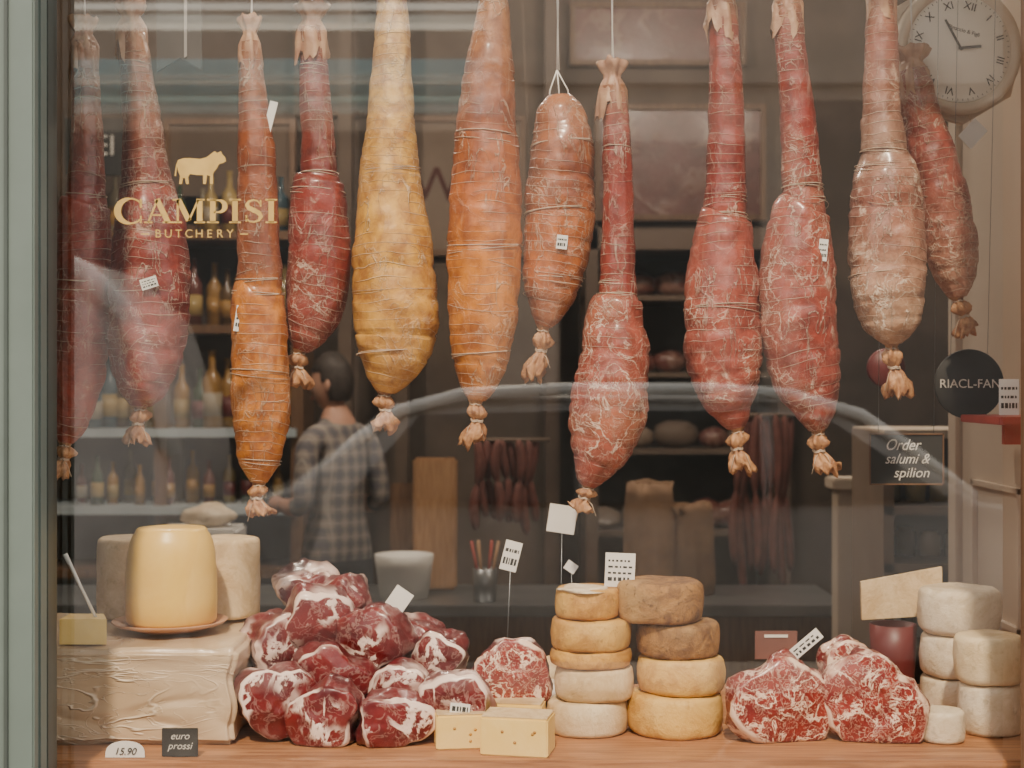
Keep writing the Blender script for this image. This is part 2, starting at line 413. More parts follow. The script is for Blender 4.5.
    bb.out('tie',root)
    return root
RED=(.30,.042,.026); RED2=(.35,.060,.036); DRED=(.21,.030,.020); PINK=(.40,.088,.055); ORA=(.68,.24,.025); ORA2=(.52,.14,.020); YEL=(.78,.46,.10); CREAM=(.80,.55,.26); TAN=(.42,.20,.10); BRN=(.34,.095,.03); GREY=(.42,.25,.17)
def c2(a,b,c=None,s=.5): return [(0,a),(s-.02,b),(s+.02,c or b),(1,c or b)]
salami('hanging_salami',.40,[(84,42,24),(85,70,26),(87,140,32),(86,195,40),(84,215,52),(83,300,56),(78,370,54),(70,420,38),(65,442,16)],c2(TAN,RED,RED2,.4),(62,476),.8,1,wraps=(.38,.6))
salami('hanging_salami',.38,[(131,26,26),(135,60,30),(142,120,38),(147,180,50),(150,230,70),(150,290,80),(146,350,76),(142,388,52),(140,406,20)],c2(TAN,DRED,RED,.42),(140,442),.7,2,wraps=(.1,.42))
salami('hanging_salami',.36,[(250,42,20),(252,80,26),(256,140,36),(258,220,42),(259,285,46),(258,298,54),(259,350,57),(261,410,58),(260,455,46),(259,482,18)],[(0,TAN),(.15,BRN),(.52,BRN),(.57,ORA),(1,ORA)],(259,514),.35,3,wraps=(.54,.57,.75,.95))
salami('hanging_salami',.42,[(312,28,28),(314,70,28),(317,120,33),(319,172,38),(318,188,54),(319,250,63),(314,305,60),(306,335,42),(300,350,18)],[(0,TAN),(.1,(.32,.08,.05)),(.45,DRED),(.5,RED),(1,RED)],(297,385),.6,4,wraps=(.45,.5,.12))
salami('hanging_salami',.40,[(392,-10,26),(392,40,36),(391,110,46),(390,180,62),(393,250,80),(395,310,86),(394,350,76),(388,378,46),(385,392,20)],[(0,CREAM),(.35,YEL),(.6,(.76,.40,.06)),(1,(.74,.40,.09))],(382,428),.3,5,wraps=(.45,.9),lump=.04)
salami('hanging_salami',.38,[(494,-10,24),(492,30,38),(488,90,54),(486,170,68),(485,240,75),(483,310,70),(481,355,58),(478,385,38),(476,400,18)],[(0,(.48,.22,.08)),(.3,BRN),(.5,ORA2),(.7,ORA),(1,(.58,.22,.045))],(473,442),.3,6,wraps=(.35,.62,.88),lump=.04)
salami('hanging_salami',.42,[(559,96,24),(560,112,46),(562,150,64),(560,200,70),(557,250,68),(551,290,56),(546,315,32),(543,326,16)],[(0,(.42,.15,.055)),(.4,BRN),(.6,ORA2),(1,(.50,.16,.05))],(537,376),.45,7,top='loop',string=(557,70),wraps=(.2,.5,.8))
salami('hanging_salami',.38,[(612,86,26),(616,120,27),(618,180,30),(618,250,34),(617,292,38),(616,306,54),(614,360,70),(608,410,78),(600,450,62),(591,475,34),(588,486,16)],[(0,TAN),(.1,RED),(.5,RED),(.53,PINK),(1,RED2)],(583,510),.9,8,wraps=(.49,.52,.15))
salami('hanging_salami',.40,[(721,2,28),(724,40,30),(726,100,35),(726,170,40),(725,214,44),(724,226,56),(722,290,74),(723,350,78),(728,392,62),(734,416,34),(737,428,18)],[(0,TAN),(.08,RED),(.46,RED),(.5,PINK),(.75,PINK),(1,RED2)],(742,470),1.1,9,wraps=(.46,.5,.72))
salami('hanging_salami',.38,[(787,2,28),(790,40,30),(797,110,34),(801,165,39),(803,203,44),(800,216,58),(797,270,74),(799,330,76),(807,380,68),(815,412,42),(818,430,18)],[(0,TAN),(.08,RED),(.42,RED),(.46,PINK),(.8,RED2),(1,RED2)],(823,472),.9,10,wraps=(.43,.46))
salami('hanging_salami',.40,[(881,-10,26),(881,40,32),(882,100,38),(884,150,46),(886,180,66),(887,240,77),(888,290,74),(891,325,56),(892,344,18)],[(0,TAN),(.15,(.34,.11,.07)),(.45,GREY),(.6,(.38,.14,.09)),(.85,(.58,.34,.22)),(1,(.68,.46,.30))],(894,392),1.3,11,wraps=(.46,.5,.8))
salami('hanging_salami',.58,[(912,70,30),(920,110,38),(930,150,46),(941,200,54),(950,245,55),(955,275,42),(957,297,18)],[(0,RED),(.5,(.34,.09,.06)),(.8,(.48,.21,.14)),(1,(.60,.34,.24))],(966,336),1.2,12)

def tag(px,py,y,w,h,rot=0,lines=3,name='price_tag',stick=None,tilt=0):
    b=B(); c=W(px,py,y); r=(tilt,rot,0)
    b.box((0,0,0),(S(w,y),.0012,S(h,y)),PAPER,rot=r)
    mt=Euler(r).to_matrix()
    rr=random.Random(int(px*3+py))
    for i in range(lines):
        zz=S(h,y)*(.36-.72*(i+.5)/lines*1.0); 
        x=-S(w,y)*.4
        while x<S(w,y)*.36:
            l=rr.uniform(.05,.18)*S(w,y); l=min(l,S(w,y)*.4-x)
            hh=S(h,y)*.22/lines*(2 if i==lines-1 else 1)
            b.box(mt@Vector((x+l/2,-.0009,zz)),(l,.0006,hh),INK,rot=r); x+=l+S(w,y)*.06
    if stick: b.tube([(0,.001,0),W(stick[0],stick[1],y if len(stick)<3 else stick[2])-c],.001,STEEL,5)
    o=b.out(name,origin=Vector((0,0,0))); o.location=c; return o
tag(242,319,.315,14,26,.15); tag(149,283,.295,17,11,-.3); tag(562,242,.345,11,14,.1,2); tag(823,250,.32,9,22,.1,3)
tag(270,118,.345,8,34,.25,0)

# ---------------------------------------------------------------- bottom display
def cheese(b,c,r,h,mat,seed,bulge=.06,rot=None,edge=.25,top=None):
    e=min(h*edge,r*.2); pr=[(r*.0+.001,0),(r*.5,0),(r-e,0)]
    for k in range(1,5): a=k/4*math.pi/2; pr.append((r-e+e*math.sin(a),e-e*math.cos(a)))
    for k in range(1,9): q=k/9; pr.append((r*(1+bulge*math.sin(q*math.pi)),e+(h-2*e)*q))
    for k in range(0,5): a=k/4*math.pi/2; pr.append((r-e+e*math.cos(a),h-e+e*math.sin(a)))
    pr+=[(r*.75,h*1.0),(r*.45,h*1.0),(r*.15,h*1.0),(.001,h*1.0)]
    b.lathe(c,pr,mat,72,rot,wob=r*.035,seed=seed,wf=18)
bm=bmesh.new(); bmesh.ops.create_cube(bm,size=1)
x0,x1=-1.0,-.52; y0,y1=.215,.66; z0,z1=SH,1.152
for v in bm.verts: v.co=Vector(((x0+x1)/2+v.co.x*(x1-x0),(y0+y1)/2+v.co.y*(y1-y0),(z0+z1)/2+v.co.z*(z1-z0)))
bmesh.ops.bevel(bm,geom=bm.edges[:],offset=.01,segments=3,affect='EDGES')
bmesh.ops.subdivide_edges(bm,edges=[e for e in bm.edges if e.calc_length()>.05],cuts=60,use_grid_fill=True)
for v in bm.verts:
    p=v.co.copy(); q=Vector((p.x*6,p.y*6,p.z*15))
    n1=abs(noise.noise(q))
    v.co+=v.normal*(-.004*(1-min(1,n1*5)) +.006*noise.noise(p*9))
    v.co.x+=.004*math.sin(p.z*60+p.y*8)*(1 if p.x>-.6 else 0)
    if v.co.z<SH+.0005: v.co.z=SH+.0005
vs=[v.co.copy() for v in bm.verts]; bm.verts.index_update(); fs=[[v.index for v in f.verts] for f in bm.faces]; bm.free()
mk('wrapped_cheese_block',vs,fs,C_WAX,True)
TERRA=M('terracotta',(.50,.27,.15),(.42,.21,.11),12,.5)
cx=W(170,632,.42); ZT2=1.157
b=B(); b.lathe((cx.x,.42,ZT2),[(.001,.0),(.07,.0),(.08,.004),(.108,.012),(.116,.018),(.112,.019),(.085,.010),(.001,.009)],TERRA,48); b.out('serving_plate')
b=B(); r=.091
pr=[(.001,0),(r*.6,0),(r*.93,.002),(r*.99,.010),(r*1.0,.05),(r*.99,.10),(r*.95,.145),(r*.90,.165),(r*.84,.178),(r*.79,.184),(r*.77,.189),(r*.73,.193),(r*.4,.195),(.001,.1955)]
b.lathe((cx.x+.003,.42,ZT2+.011),pr,C_SMOOTH,56,wob=.001); b.out('tall_yellow_cheese')
for px in (129,225):
    b=B(); c=W(px,600,.585); cheese(b,(c.x,.60,ZT2-.002),S(33,.58),.168,C_CREAM,px,.02,edge=.06); b.out('cream_cheese_wheel')
b=B(); c=W(86,636,.28)
b.poly([(c.x-.045,.26,ZT2-.004),(c.x+.045,.26,ZT2-.004),(c.x+.02,.33,ZT2-.004),(c.x-.045,.33,ZT2-.004)],C_CUT,.048,Vector((0,0,1))); 
b.tube([W(96,618,.29),W(80,585,.29),W(65,554,.29)],[.0035,.003,.005],WHITE,8); b.out('cheese_wedge')
b=B(); c=W(125,762,.125)
pts=[]
for k in range(17):
    a=math.pi*k/16; pts.append((c.x+.036*math.cos(a),.125,SH+.001+.030*math.sin(a)**.6))
b.poly(pts,PAPER,.002); b.text('15.90',(c.x,.1235,SH+.012),.018,INK,shear=.3); b.out('price_card')
b=B(); c=W(180,752,.13); b.box((c.x,.13,SH+.0275),(.066,.003,.052),BLACK,bev=.001); b.text('euro\nprossi',(c.x,.1275,SH+.03),.018,CHALK,shear=.3); b.box((c.x,.14,SH+.004),(.03,.02,.006),BLACK); b.out('chalk_price_sign')

def chunk(name,px,py,y,rw,rh,L,rot,seed,mats=(MFACE,MSIDE),flat=0):
    c=W(px,py,y); rx=S(rw,y); rz=S(rh,y); rr=random.Random(seed)
    p1,p2,p3=[rr.uniform(0,6.28) for _ in range(3)]
    seg=56; vs=[];fs=[];rad=[];mi=[]
    def RR(a): return 1+.10*math.sin(2*a+p1)+.07*math.sin(3*a+p2)+.035*math.sin(5*a+p3)
    mt=Matrix.Translation(c)@Euler(rot).to_matrix().to_4x4()
    rings=[]
    for k in range(1,13): q=k/12; rings.append((q*.93,-L/2-.012*(1-q*q),q))
    e=.07*L+.008
    for k in range(1,4): a=k/3*math.pi/2; rings.append((.93+.07*math.sin(a),-L/2+e*(1-math.cos(a)),1.0))
    nf=14
    for k in range(1,13):
        q=k/12; s=(1-q**3.0*.92)*(1+.06*math.sin(q*6+p1)); rings.append((s,-L/2+e+(L-e)*q,0))
    vs.append(mt@Vector((0,-L/2-.012,0))); rad.append(0)
    for s,yo,ra in rings:
        for k in range(seg):
            a=2*math.pi*k/seg; f=RR(a)*s
            x=math.cos(a)*rx*f; z=math.sin(a)*rz*f
            if flat and z<-rz*flat: z=-rz*flat+(z+rz*flat)*.15
            p=Vector((x,yo,z)); nn=noise.noise(Vector((x,yo,z))*22+Vector((seed,0,0)))+.35*noise.noise(Vector((x,yo,z))*60+Vector((seed,5,0)))
            p+=Vector((math.cos(a),0,math.sin(a)))*nn*.014*min(1,s*1.2); p.y+=nn*.008
            vs.append(mt@p); rad.append(ra)
    for k in range(seg): fs.append([0,1+(k+1)%seg,1+k]); mi.append(0)
    n=len(rings)
    for i in range(n-1):
        for k in range(seg):
            k2=(k+1)%seg; fs.append([1+i*seg+k,1+i*seg+k2,1+(i+1)*seg+k2,1+(i+1)*seg+k]); mi.append(0 if i<nf-1 else 1)
    fs.append([1+(n-1)*seg+k for k in range(seg)]); mi.append(1)
    for v in vs:
        if v.z<SH+.001: v.z=SH+.001
    return mk(name,vs,fs,list(mats),True,midx=mi,attrs={'rad':rad})
CH=[
(308,583,.58,34,22,.14,(.3,.4,.3)),(345,594,.55,32,24,.13,(.2,-.3,-.5)),
(316,614,.46,36,32,.13,(.15,.6,.35)),(378,634,.44,38,32,.13,(.1,.5,-.25)),
(272,642,.45,34,32,.14,(.1,-.3,.6)),(420,634,.50,27,22,.12,(.1,.2,-.4)),(348,640,.52,38,34,.14,(.1,0,0)),
(445,655,.42,27,27,.10,(.1,.9,-.3)),(334,668,.38,35,27,.12,(.1,.5,.1)),(404,682,.37,30,23,.12,(.1,-.2,-.2)),
(270,695,.30,38,38,.14,(.1,-.7,.4)),(330,712,.27,38,33,.13,(.05,-.5,-.2)),(391,716,.26,36,30,.12,(.05,.1,.2)),
(462,696,.27,38,27,.10,(.1,.2,-.15)),(258,665,.50,22,28,.12,(0,.2,.5)),(300,690,.48,38,38,.14,(0,0,0)),(370,690,.50,40,36,.14,(0,0,0)),(435,690,.48,36,36,.14,(0,0,0))]
for i,(px,py,y,rw,rh,L,ro) in enumerate(CH): chunk('meat_cut',px,py,y,rw,rh,L,ro,i+20)
chunk('meat_cut',511,674,.37,39,42,.09,(.1,.3,.2),60,(SFACE,MSIDE))
tag(399,600,.42,20,24,.6,0,'wrapping_paper'); tag(460,709,.20,20,11,.1,1)
SP=((SFACE,SSIDE))
chunk('marbled_steak',775,699,.29,50,50,.11,(.05,0,.22),71,SP,flat=.93)
chunk('marbled_steak',871,699,.29,50,51,.11,(.05,0,-.15),75,SP,flat=.93)
chunk('marbled_steak',843,684,.44,38,44,.10,(.05,0,.2),77,SP,flat=.9)
tag(806,644,.27,36,12,-.7,2)

def wedge(px,py,y,w,h,yaw,d=.05,name='cheese_piece'):
    c=W(px,py,y); ww=S(w,y)/2; hh=S(h,y); z=SH
    b=B(); b.box((c.x,y,z+hh/2),(ww*2,d,hh),C_CUT,rot=(0,0,yaw),bev=.003)
    b.box((c.x,y,z+hh+.0015),(ww*2-.003,d-.004,.003),C_CREAM,rot=(0,0,yaw),bev=.001)
    mt=Euler((0,0,yaw)).to_matrix(); rr=random.Random(int(px))
    for k in range(4): 
        q=mt@Vector((rr.uniform(-ww*.7,ww*.7),-d/2-.0002,0)); b.lathe((c.x+q.x,y+q.y,z+hh*rr.uniform(.25,.75)),[(.0005,-.0004),(.003,-.0003),(.003,.0003)],C_GOLD,10,rot=(math.pi/2,0,yaw))
    b.out(name)
wedge(460,738,.22,50,34,.12,.07); wedge(515,728,.30,58,34,-.15,.06); 
wedge(518,742,.17,68,38,-.2,.08)

def stack(px,y,items):
    z=SH
    for (dx,rp,h,mat,top) in items:
        b=B(); c=W(px+dx,700,y); cheese(b,(c.x,y,z),S(rp,y),h,mat,int(rp*7+z*100),edge=.18,bulge=.03)
        if top: b.blob((c.x-.012,y-.01,z+h*.97),(S(rp,y)*.74,S(rp,y)*.8,.006),C_WHITE,7,.25,3)
        b.out('cheese_wheel'); z+=h+.001
stack(590,.34,[(-3,40,.066,C_CREAM,0),(4,39,.064,C_CREAM,0),(1,40,.032,C_GOLD,0),(1,40,.058,C_GOLD,0),(-2,32,.058,C_GOLD,1)])
stack(676,.34,[(-1,47,.079,C_YEL,0),(5,43,.070,C_YEL,0),(2,41,.066,C_BROWN,0),(-16,43,.078,C_BROWN,0)])
stack(960,.52,[(0,38,.075,C_WHITE,0),(0,39,.088,C_WHITE,0),(-1,40,.092,C_WHITE,0)])
stack(990,.33,[(0,31,.098,C_WHITE,0),(-1,34,.092,C_CREAM,0)])
stack(942,.26,[(0,22,.060,C_WHITE,0)])
tag(620,570,.34,30,34,.04,4,stick=(618,590)); tag(511,556,.5,17,30,.25,2,stick=(505,690)); tag(562,519,.6,28,28,.15,0,stick=(560,694)); tag(571,567,.5,12,10,.6,0,stick=(577,690))
b=B(); c=W(893,640,.62); 
b.lathe((c.x,.62,SH),[(.001,0),(.040,0),(.042,.004),(.048,.10),(.050,.165),(.047,.165),(.04,.03),(.001,.03)],MAROON,32)
p=[W(861,582,.62),W(942,567,.62),W(943,615,.62),W(862,620,.62)]
b.poly(p,C_CREAM,.012); b.out('card_holder_tin')
b=B(); b.box(W(776,645,.6),(.09,.003,.06),M('pinklabel',(.22,.09,.07),None,8,.7),rot=(0,0,0)); b.box(W(776,636,.598),(.05,.003,.006),PAPER); b.tube([W(776,658,.6),(W(776,658,.6).x,.6,SH)],.003,STEEL); b.out('small_sign')

b=B(); c=W(906,459,.64); b.box(c,(S(74,.64),.008,S(50,.64)),BLACK,bev=.001)
for s_ in (-1,1):
    b.box(c+Vector((s_*S(36.5,.64),-.003,0)),(.003,.008,S(51,.64)),WOODM); b.box(c+Vector((0,-.003,s_*S(25,.64))),(S(74,.64),.008,.003),WOODM)
b.text('Order',c+Vector((-.01,-.006,.030)),.034,CHALK,shear=.4,sx=.85); b.text('salumi &',c+Vector((0,-.006,0)),.031,CHALK,shear=.4,sx=.9); b.text('spilion',c+Vector((0.01,-.006,-.03)),.03,CHALK,shear=.25)
for s_ in (-1,1): b.tube([c+Vector((s_*.06,0,.05)),Vector((c.x+s_*.06,.6,2.556))],.0006,STEEL,4)
b.out('chalkboard_sign')
b=B(); c=W(969,384,.66); b.lathe(c,[(.001,-.004),(S(34,.66),-.004),(S(35,.66),0),(S(34,.66),.004),(.001,.004)],BLACK,48,rot=(math.pi/2,0,0))
b.text('RIACL-FANI',c+Vector((.004,-.006,0)),.027,CHALK)
for s_ in (-1,1): b.tube([c+Vector((s_*.04,0,.05)),Vector((c.x+s_*.04,.6,2.556))],.0006,STEEL,4)
b.out('round_black_sign')
tag(1009,397,.42,20,36,0,3)
b=B(); REDP=M('red_paint',(.45,.06,.04),None,8,.5); c=W(1005,420,.45); b.bx(c.x-.04,XW-.002,.36,.62,c.z-.008,c.z+.008,REDP,.002); b.bx(c.x,XW-.002,.45,.47,c.z-.05,c.z-.008,REDP)
b.out('wall_shelf_red')
b=B(); c=W(886,368,.9); b.lathe(c,[(.001,-.01),(.042,-.01),(.046,0),(.042,.01),(.001,.01)],MAROON,32,rot=(math.pi/2,0,0)); b.tube([c,(c.x,.9,CEILZ)],.001,STEEL,4); b.out('round_red_sign')

root=empty('wall_clock',W(957,50,.66)); b=B()
CF=M('clock_face',(.88,.84,.76),(.84,.79,.70),3,.6,.02); CR=M('clock_rim',(.70,.59,.46),(.62,.51,.39),10,.5,.1)
oc=[]
for k in range(8):
    a=math.pi/8+k*math.pi/4; oc.append(Vector((math.cos(a)*.160,.012,math.sin(a)*.160)))
b.poly(oc,CR,.02)
b.lathe((0,0,0),[(.001,-.012),(.118,-.012),(.122,-.022),(.136,-.024),(.142,-.012),(.142,.014),(.001,.014)],CR,56,rot=(-math.pi/2,0,0))
b.lathe((0,0,0),[(.001,.0135),(.116,.0135),(.117,.012)],CF,56,rot=(math.pi/2,0,0))
nums=['XII','I','II','III','IV','V','VI','VII','VIII','IX','X','XI']
for k in range(12):
    a=math.pi/2-k*math.pi/6; b.text(nums[k],(math.cos(a)*.094,-.015,math.sin(a)*.094),.024,INK,rot=(math.pi/2,-(a-math.pi/2)*1,0))
for k in range(60):
    a=k*math.pi/30; b.box((math.cos(a)*.111,-.0142,math.sin(a)*.111),(.004,.0006,.001),INK,rot=(0,-a,0))
b.box((-.022,-.018,.024),(.075,.001,.005),INK,rot=(0,.8,0)); b.box((.02,-.018,.008),(.052,.001,.006),INK,rot=(0,-.35,0))
b.text('Pinaccio & Figli',(0,-.015,.04),.012,INK)
b.box((.075,-.012,-.17),(.04,.003,.055),PAPER,rot=(0,.5,0)); b.tube([(.06,0,-.13),(.075,-.01,-.16)],.001,STRING)
b.tube([(0,.01,.14),(0,.0,2.556-root.location.z)],.002,STRING)
o=b.out('dial',root); root.rotation_euler=(0,.25,.12)
b=B(); y=.2; PEN=M('pennant_grey',(.06,.052,.048),None,8,.8); p=[W(155,-70,y),W(201,-70,y),W(202,70,y),W(180,58,y),W(157,72,y)]
b.poly(p,PEN,.003); b.poly([W(184,-70,y-.002),W(187,-70,y-.002),W(187,56,y-.002),W(184,58,y-.002)],M('pennant_stripe',(.28,.26,.24),None,8,.8),.001)
b.tube([W(155,-68,y),W(201,-68,y)],.004,STEEL); b.tube([W(178,-68,y),Vector((W(178,0,y).x,y,CEILZ-.01))],.002,STEEL)
b.out('pennant_banner')

# ---------------------------------------------------------------- gold lettering on the glass
def stroke(b,pts,ws,X,Z,h,y=-.024):
    n=len(pts); L=[];Rr=[]
    for i in range(n):
        a=Vector(pts[max(0,i-1)]); c=Vector(pts[min(n-1,i+1)]); t=(c-a).normalized(); nn=Vector((-t.y,t.x)); w=ws[i]/2
        p=Vector(pts[i]); L.append(p+nn*w); Rr.append(p-nn*w)
    vs=[]; 
    for p in L+Rr: vs.append((X+p.x*h,y,Z+p.y*h))
    fs=[[i,i+1,n+i+1,n+i] for i in range(n-1)]
    b.add(vs,fs,GOLD)
def ser(b,x,z,w,X,Z,h): stroke(b,[(x-w/2,z),(x+w/2,z)],[.07,.07],X,Z,h)
def letter(b,ch,X,Z,h):
    st=lambda p,w:stroke(b,p,w if isinstance(w,list) else [w]*len(p),X,Z,h)
    if ch=='C':
        p=[];w=[]
        for k in range(25):
            a=math.radians(42+k*(276/24)); p.append((.5+.42*math.cos(a),.5+.46*math.sin(a))); w.append(.06+.17*max(0,-math.cos(a))**.8)
        st(p,w); st([(.83,.62),(.83,.95)],.07); st([(.83,.05),(.83,.32)],.05); return .95
    if ch=='A':
        st([(.15,.03),(.48,.97)],.07); st([(.46,1.0),(.86,.03)],.2); st([(.27,.33),(.66,.33)],.06); ser(b,.15,.03,.3,X,Z,h); ser(b,.86,.03,.38,X,Z,h); return 1.03
    if ch=='M':
        st([(.18,.03),(.18,.97)],.08); st([(.2,.98),(.58,.1)],.2); st([(.58,.1),(.92,.97)],.07); st([(.97,.03),(.97,.97)],.2)
        for x,w in ((.18,.3),(.97,.4)): ser(b,x,.03,w,X,Z,h)
        ser(b,.12,.97,.26,X,Z,h); ser(b,1.0,.97,.3,X,Z,h); return 1.22
    if ch=='P':
        st([(.22,.03),(.22,.97)],.2); ser(b,.22,.03,.42,X,Z,h); ser(b,.18,.97,.34,X,Z,h)
        p=[(.25,.95)];w=[.06]
        for k in range(13):
            a=math.radians(90-k*15); p.append((.42+.24*math.cos(a),.70+.25*math.sin(a))); w.append(.06+.13*max(0,math.cos(a)))
        p.append((.25,.45));w.append(.06); st(p,w); return .80
    if ch=='I':
        st([(.22,.03),(.22,.97)],.2); ser(b,.22,.03,.42,X,Z,h); ser(b,.22,.97,.42,X,Z,h); return .50
    if ch=='S':
        K=[(.62,.80),(.52,.93),(.37,.96),(.22,.90),(.15,.76),(.22,.63),(.40,.53),(.58,.42),(.65,.26),(.57,.11),(.40,.04),(.24,.07),(.13,.2)]
        WW=[.05,.06,.07,.1,.15,.18,.2,.18,.15,.1,.07,.06,.05]
        st(K,WW); st([(.64,.68),(.64,.96)],.06); st([(.13,.05),(.13,.33)],.06); return .80
y=-.024
c0=W(115,223,y); h=S(24,y); full=S(162,y)
b2=B()
xx=0
for i,chh in enumerate('CAMPISI'):
    hh=h*(1.12 if i==0 else 1)
    xx+=letter(b2,chh,xx*h,0 if i else -h*.06,hh)*(1.1 if i==0 else 1)
mxx=max(v.x for v in b2.v)
for v in b2.v: v.x=c0.x+v.x*full/mxx; v.z+=c0.z
for i,chh in enumerate('BUTCHERY'): b2.text(chh,W(158+i*10.3,234,y),.020,GOLD)
for px0,px1 in ((141,149),(240,248)):
    p,q=W(px0,234,y),W(px1,234,y); b2.box((p+q)/2,((q-p).x,.0006,.002),GOLD)
cow=[(176,165),(178,160),(184,158),(190,158),(200,159),(207,157),(212,153),(215,151),(217,153),(221,151),(222,154),(225,157),(226,161),(223,163),(219,164),(217,168),(214,172),(213,174),(213,184),(210,184),(210,176),(207,175),(206,184),(203,184),(203,175),(197,175),(190,174),(188,177),(189,184),(186,184),(185,178),(183,178),(182,184),(179,184),(180,176),(178,171),(177,166),(176,176),(174.5,176)]
b2.poly([W(a,q,y) for a,q in cow],GOLD,.0005)
b2.out('gold_shop_lettering',recalc=False)

# ---------------------------------------------------------------- interior
def shelf_unit():
    b=B(); y=4.7
    for row in (238,330,432,508,570):
        p=W(60,row,y); q=W(300,row,y); b.bx(max(-2.58,p.x-.4),q.x,y-.15,y+.3,p.z-.02,p.z+.02,PALEBLUE if row in(432,508) else WOODM)
    for px in (-20,165,300):
        p=W(px,300,y); b.bx(p.x-.03,p.x+.03,y-.1,y+.3,0,2.6,WOODM)
    p=W(60,0,y);q=W(300,0,y); b.bx(max(-2.58,p.x-.4),q.x,y+.28,y+.31,0,2.6,WALLD)
    b.out('back_shelving')
shelf_unit()
BC=[M('bottle_%d'%i,c,None,10,.2,.0) for i,c in enumerate([(.14,.08,.03),(.05,.09,.05),(.40,.22,.06),(.30,.26,.18),(.16,.05,.04),(.07,.12,.15),(.45,.32,.12)])]
LABM=M('bottle_label',(.40,.34,.25),None,8,.7)
def bottle(b,x,y,z,h,mat,lab=None):
    r=h*.13; b.lathe((x,y,z),[(.001,0),(r,0),(r,h*.55),(r*.9,h*.64),(r*.35,h*.76),(r*.33,h*.97),(r*.42,h),(.001,h)],mat,14)
    b.lathe((x,y,z+h*.15),[(r*1.03,0),(r*1.03,h*.3)],lab or PAPER,14)
for row,(pa,pb),hp in ((330,(95,292),70),(432,(95,292),74),(508,(80,290),50),(238,(80,290),58)):
    b=B(); px=pa; z=W(0,row,4.7).z+.022
    while px<pb:
        hgt=S(hp,4.7)*R.uniform(.75,1.1); bottle(b,W(px,0,4.7).x,4.7+R.uniform(-.05,.1),z,hgt,R.choice(BC),R.choice([LABM,MAROON,BC[2],BC[6]])); px+=R.uniform(12,20)
    b.out('bottle_row')
BOARD=M('board_brown',(.16,.11,.08),(.125,.088,.065),3,.7)
BOARD2=M('board_tan',(.26,.19,.14),(.21,.15,.11),3,.7)
def board(px0,px1,py0,py1,y,mat,name='menu_board',txt=None,ts=.2,tm=None,frame=True,yb=None):
    b=B(); p=W(px0,py0,y);q=W(px1,py1,y); yb=yb or y+.03; b.bx(p.x,q.x,y,yb,q.z,p.z,mat)
    if frame:
        w=.03
        b.bx(p.x-w,p.x,y-.02,yb,q.z-w,p.z+w,WOODM);b.bx(q.x,q.x+w,y-.02,yb,q.z-w,p.z+w,WOODM);b.bx(p.x,q.x,y-.02,yb,p.z,p.z+w,WOODM);b.bx(p.x,q.x,y-.02,yb,q.z-w,q.z,WOODM)
    if txt:
        c=(p+q)/2; b.text(txt,(c.x,y-.006,c.z),ts,tm or CHALK)
    b.out(name)
POST=meat_mat('poster_print',(.17,.055,.045),(.12,.04,.032),(.24,.13,.10),.05,9,.2,4)
board(413,520,122,250,5.45,BOARD2,'wall_poster','W . S',.26,M('poster_ink',(.12,.035,.025),None,5,.8),yb=5.5)
board(65,125,118,175,4.5,BLACK,'wall_poster','.SEI',.14,frame=False)
board(170,290,125,225,4.98,BOARD,'wall_poster',yb=5.01)
board(600,760,110,215,5.45,POST,'wall_poster',yb=5.5)
board(575,740,8,60,5.45,POST,'wall_poster',yb=5.5)
board(300,380,30,110,5.45,BOARD,'wall_poster',yb=5.5)
b=B(); y=5.0; p=W(583,235,y); q=W(780,640,y)
CABM=M('cabinet_brown',(.14,.095,.07),(.105,.07,.052),3,.5)
b.bx(p.x,p.x+.06,y-.3,y+.4,0,p.z,CABM); b.bx(q.x-.06,q.x,y-.3,y+.4,0,p.z,CABM); b.bx(p.x,q.x,y+.35,y+.4,0,p.z,WALLD); b.bx(p.x,q.x,y-.3,y+.4,p.z-.1,p.z,CABM)
for r_ in (300,375,450,530): z=W(0,r_,y).z; b.bx(p.x,q.x,y-.2,y+.35,z-.012,z+.012,BOARD)
b.out('meat_cabinet')
for r_ in (300,375,450,530):
    b=B(); z=W(0,r_,y).z+.014; px=605
    while px<760:
        d=R.uniform(.05,.08); b.blob((W(px,0,y).x,y-.02,z+d*.9),(d*1.5,d,d),R.choice([POST,BOARD,BOARD2,POST]),int(px),.1,2); px+=R.uniform(24,40)
    b.out('cured_meat_row')
for px0,px1,y,m in ((338,352,5.0,BOARD),(395,408,5.2,BOARD),(838,868,2.4,PANEL),(545,560,5.3,CABM)):
    b=B(); p=W(px0,0,y);q=W(px1,0,y); b.bx(p.x,q.x,y,y+.1,0.001,CEILZ-.002 if m!=PANEL else W(0,490,y).z,m,.005)
    if m==PANEL: b.bx(p.x-.02,q.x+.02,y-.02,y+.12,W(0,490,y).z,W(0,490,y).z+.04,m,.005)
    b.out('wooden_post')
b=B(); y=1.9
for r_ in (432,505,560,640):
    z=W(0,r_,y).z; b.bx(W(868,0,y).x,W(1060,0,y).x,y-.2,y+.2,z-.012,z+.012,BOARD2 if r_>432 else PANEL)
for px in (872,1050): x=W(px,0,y).x; b.bx(x-.015,x+.015,y-.2,y+.2,0,W(0,430,y).z,BOARD2)
b.bx(W(868,0,y).x,W(1060,0,y).x,y+.19,y+.21,0,W(0,430,y).z,BOARD2)
b.out('side_shelving')
b=B()
for r_,pxs in ((505,(890,915,940,960)),(560,(885,905,930,955)),(640,(890,925,950))):
    for px in pxs: 
        z=W(0,r_,y).z+.013; hh=R.uniform(.06,.1); b.lathe((W(px,0,y).x,y,z),[(.001,0),(.03,0),(.032,hh*.8),(.022,hh*.9),(.024,hh),(.001,hh)],R.choice(BC+[PANEL,WHITE]),16)
b.out('jar_row')
